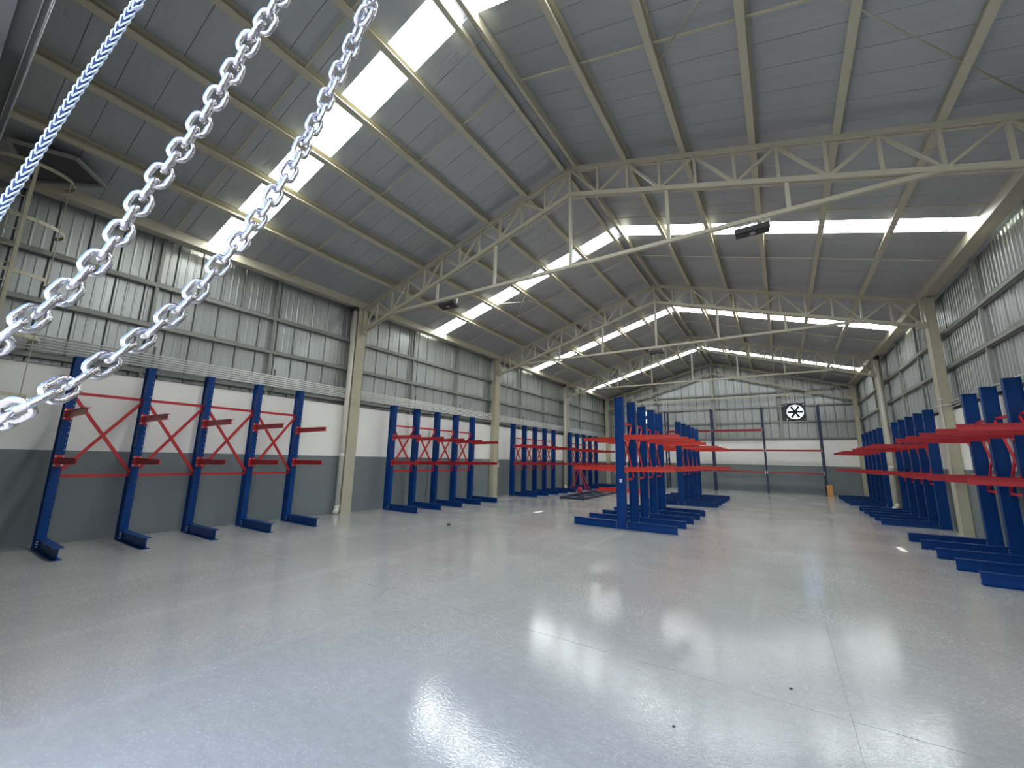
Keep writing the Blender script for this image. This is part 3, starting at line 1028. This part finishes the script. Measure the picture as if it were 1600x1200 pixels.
# ------------------------------------------------------------------ things lying on the floor at the far left
lf = empty('dismantled_rack', (2.9, 16.1, 0))
tag(lf, 'navy ladder-shaped rack frame lying flat on the floor, left of centre rack', 'frame')
P0, P1, Q0, Q1 = (-.49, .09), (.55, .0), (-.95, 5.2), (.20, 5.25)
part(MB().bar((*P0, .04), (*Q0, .04), .09, .08), 'frame_post', 'navy', lf)
part(MB().bar((*P1, .04), (*Q1, .04), .09, .08), 'frame_post', 'navy', lf)
part(MB().bar((*P0, .04), (*P1, .04), .06, .05), 'frame_lacing', 'navy', lf)
for i in range(7):
    t0, t1 = .02 + i * .14, .02 + (i + 1) * .14
    L0 = lambda t: (P0[0] + (Q0[0] - P0[0]) * t, P0[1] + (Q0[1] - P0[1]) * t, .04)
    R0_ = lambda t: (P1[0] + (Q1[0] - P1[0]) * t, P1[1] + (Q1[1] - P1[1]) * t, .04)
    a, b = (L0(t0), R0_(t1)) if i % 2 == 0 else (R0_(t0), L0(t1))
    part(MB().bar(a, b, .05, .04), 'frame_lacing', 'navy', lf)
for i, (xa, ya, xb, yb, z, lab) in enumerate((
        (1.75, 21.9, 4.45, 22.0, .05, 'lower orange-red beam on floor behind the centre rack'),
        (1.85, 22.1, 4.55, 22.15, .15, 'upper orange-red beam stacked on floor behind the centre rack'),
        (2.0, 22.35, 4.7, 22.4, .05, 'rear orange-red beam on floor behind the centre rack'))):
    bm_ = part(MB().bar((xa, ya, z), (xb, yb, z), .09, .10), 'loose_beam', 'orange', None)
    tag(bm_, lab, 'beam', 'loose beams on the floor')
bk = empty('red_bucket', (1.72, 19.75, 0))
tag(bk, 'small crimson bucket on the floor by the left racks', 'bucket')
part(MB().tube([(0, 0, 0), (0, 0, .28), (0, 0, .285), (0, 0, .27), (0, 0, .03)], [.105, .135, .125, .12, .095], 14), 'body', 'box', bk, True)
part(MB().tube([(-.135, 0, .25), (-.10, .0, .36), (0, 0, .40), (.10, 0, .36), (.135, 0, .25)], .006, 6), 'handle', 'box', bk, True)
sl = empty('step_ladder', (1.3, 20.6, 0))
tag(sl, 'dark red folding stepladder standing open behind third left rack', 'stepladder')
for dy in (-.22, .22):
    part(MB().bar((-.42, dy, .02), (-.12, dy * .8, 1.05), .05, .03, side=(0, 1, 0)), 'rear_leg', 'red', sl)
    part(MB().bar((.55, dy, .02), (.10, dy * .8, 1.05), .06, .03, side=(0, 1, 0)), 'front_leg', 'red', sl)
for t in (.2, .45, .7):
    part(MB().box(.55 - .45 * t - .05, .55 - .45 * t + .05, -.2, .2, 1.05 * t - .012, 1.05 * t + .012), 'step', 'red', sl)
part(MB().box(-.16, .14, -.2, .2, 1.03, 1.06), 'top_step', 'red', sl)
part(MB().tube([(-.1, -.17, 1.06), (-.02, -.17, 1.45), (-.02, .17, 1.45), (-.1, .17, 1.06)], .014, 6), 'hand_rail', 'red', sl, True)

# bits of grit on the floor
for (x_, y, s) in ((3.55, 7.8, .05), (10.36, 3.9, .012), (9.75, 2.95, .01), (7.35, 3.2, .008)):
    mb = MB().tube([(0, 0, 0), (s * .3, .1 * s, s * .5), (s, .3 * s, s * .55), (s * 1.4, 0, s * .1)], [s * .5, s * .6, s * .5, s * .2], 6)
    for i, v in enumerate(mb.v):
        mb.v[i] = (v[0], v[1], max(0, v[2]))
    o = part(mb, 'floor_crumb', 'dust', None, loc=(x_, y, 0))
    tag(o, {0.05: 'small dark crumb on the floor before the second left rack',
            .012: 'tiny dark speck beside the crack in the right foreground floor',
            .010: 'tiny dark speck within the bright foreground reflection',
            .008: 'tiny dark speck on the bluish left foreground floor'}[s],
        'debris', 'crumbs on the floor')

# ------------------------------------------------------------------ hand chain and cord of the shutter
def ray(u, v):
    return (_F + _R * ((u - 800) / FPX) + _U * ((600 - v) / FPX)).normalized()
def catmull(P, n=14):
    out = []
    P = [P[0] * 2 - P[1]] + P + [P[-1] * 2 - P[-2]]
    for i in range(1, len(P) - 2):
        a, b, c, d = P[i - 1], P[i], P[i + 1], P[i + 2]
        for k_ in range(n):
            t = k_ / n
            out.append(0.5 * ((2 * b) + (c - a) * t + (2 * a - 5 * b + 4 * c - d) * t * t + (3 * b - a - 3 * c + d) * t ** 3))
    out.append(P[-2])
    return out
def resample(pts, step):
    out = [pts[0].copy()]
    need = step
    for a, b in zip(pts, pts[1:]):
        L = (b - a).length
        pos = 0.0
        while L - pos >= need:
            pos += need
            out.append(a + (b - a) * (pos / L))
            need = step
        need -= (L - pos)
    return out
def path(px, d0, d1, n):
    """image-measured points of the hanging chain at their measured distances"""
    out = []
    for i, (u, v) in enumerate(px):
        out.append(CAM + ray(u, v) * (d0 + (d1 - d0) * i / (len(px) - 1)))
    return out
c1 = path([(437, -5), (397, 52), (372, 98), (347, 138), (322, 178), (297, 216), (270, 250), (232, 298), (205, 338), (168, 390),
           (122, 438), (70, 483), (10, 522)], .80, .60, 0)
c2 = path([(583, -5), (572, 20), (545, 82), (520, 132), (498, 182), (480, 214), (462, 250), (437, 290), (405, 338), (372, 380), (340, 418),
           (295, 468), (240, 515), (182, 556), (112, 600), (36, 635)], .86, .555, 0)
# carry on outside the picture: up to the chain wheel, and round the bottom of the loop at the left
wheel = Vector((10.32, 0.40, 3.80))
c1 = [wheel + Vector((-.06, -.05, 0)), wheel + Vector((-.17, -.09, -.55)), c1[0] + (c1[0] - c1[1]) * 6.0 + Vector((-.02, 0, .16))] + c1
c2 = [wheel + Vector((-.02, .05, 0)), wheel + Vector((-.12, .02, -.55)), c2[0] + (c2[0] - c2[1]) * 9.0 + Vector((-.02, 0, .16))] + c2
e1, e2 = c1[-1], c2[-1]
loop = c1 + [e1 + Vector((-.10, -.012, -.03)), (e1 + e2) / 2 + Vector((-.20, -.03, -.02)), e2 + Vector((-.10, -.012, -.012))] + list(reversed(c2))
PITCHC, RC = 0.0218, 0.0033
pts = resample(catmull(loop, 16), PITCHC)
lk = MB()
ring = []
hs, hr = .0060, .0086                          # half length of the straight side, bend radius
for i in range(8):
    a = math.pi * i / 7 - math.pi / 2
    ring.append((hs + hr * math.cos(a), hr * math.sin(a), 0))
for i in range(8):
    a = math.pi * i / 7 + math.pi / 2
    ring.append((-hs + hr * math.cos(a), hr * math.sin(a), 0))
LINK = lk.tube(ring, RC, 8, closed=True).mesh('chain_link', 'chain', True)
hc = empty('hand_chain', tuple(wheel))
tag(hc, 'galvanised hand chain loop hanging across the upper left foreground', 'chain')
inv = Matrix.Translation(-wheel)
ref = Vector((0, 1, 0))
for i in range(1, len(pts) - 1):
    t = (pts[i + 1] - pts[i - 1]).normalized()
    ref = (ref - t * ref.dot(t)).normalized()
    # flat links face the viewer, their neighbours stand on edge; a slow twist runs along the chain
    view = (pts[i] - CAM).normalized()
    nrm = (view - t * view.dot(t)).normalized()
    lean = min(1.0, max(0.0, (pts[i].z - 1.75) / 0.5))
    tw = 0.06 + 0.34 * lean + random.uniform(-.08, .08) + (math.pi / 2 if i % 2 else 0)
    b = t.cross(nrm)
    n2 = nrm * math.cos(tw) + b * math.sin(tw)
    b2 = n2.cross(t)
    mtx = Matrix(((t.x, b2.x, n2.x, pts[i].x - wheel.x), (t.y, b2.y, n2.y, pts[i].y - wheel.y),
                  (t.z, b2.z, n2.z, pts[i].z - wheel.z), (0, 0, 0, 1)))
    link(LINK, 'chain_link', hc, matrix=mtx)
cw = empty('chain_wheel', (wheel.x, wheel.y, wheel.z))
tag(cw, 'steel chain wheel of the shutter drive above the doorway', 'wheel')
part(MB().tube([(.0, -.06, .03), (.0, .06, .03)], .05, 18), 'rim', 'darksteel', cw, True)
part(MB().box(-.03, .03, -.28, -.06, .0, .06), 'axle_arm', 'darksteel', cw)

cord_px = [(222, -12), (206, 14), (170, 70), (130, 128), (94, 184), (60, 237), (32, 280), (6, 318), (-22, 360)]
cp = path(cord_px, .72, .62, 0)
cp = [Vector((10.25, .22, 4.0)), Vector((10.17, .165, 3.2)), cp[0] + (cp[0] - cp[1]) * 5 + Vector((0, 0, .10))] + cp
cp.append(cp[-1] + Vector((-.06, -.012, -.05)))
cpts = resample(catmull(cp, 16), .0090)
cd = empty('pull_cord', (10.25, .22, 4.0))
tag(cd, 'pale blue braided pull cord hanging in the top left corner', 'cord')
o_ = Vector((10.25, .22, 4.0))
part(MB().tube([p - o_ for p in cpts], .0024, 8), 'cord_core', 'rope_core', cd, True)
# one plait: two strands crossing from the middle out to both sides, repeated along the cord
pl = MB()
for s in (-1, 1):
    for f in (1, -1):
        pl.tube([(-.0060, s * .0002, f * .0026), (-.001, s * .0016, f * .0024), (.0045, s * .0032, f * .0012), (.0075, s * .0031, -f * .0006)],
                [.0006, .00085, .00085, .0006], 6)
PLAIT = pl.mesh('cord_plait', 'rope_strand', True)
for i in range(1, len(cpts) - 1):
    t = -(cpts[i + 1] - cpts[i - 1]).normalized()
    view = (cpts[i] - CAM).normalized()
    nrm = -(view - t * view.dot(t)).normalized()
    tw = .35
    b = nrm.cross(t)
    n2 = nrm * math.cos(tw) + b * math.sin(tw)
    b2 = n2.cross(t)
    p = cpts[i] - o_
    mtx = Matrix(((t.x, b2.x, n2.x, p.x), (t.y, b2.y, n2.y, p.y), (t.z, b2.z, n2.z, p.z), (0, 0, 0, 1)))
    link(PLAIT, 'cord_plait', cd, matrix=mtx)
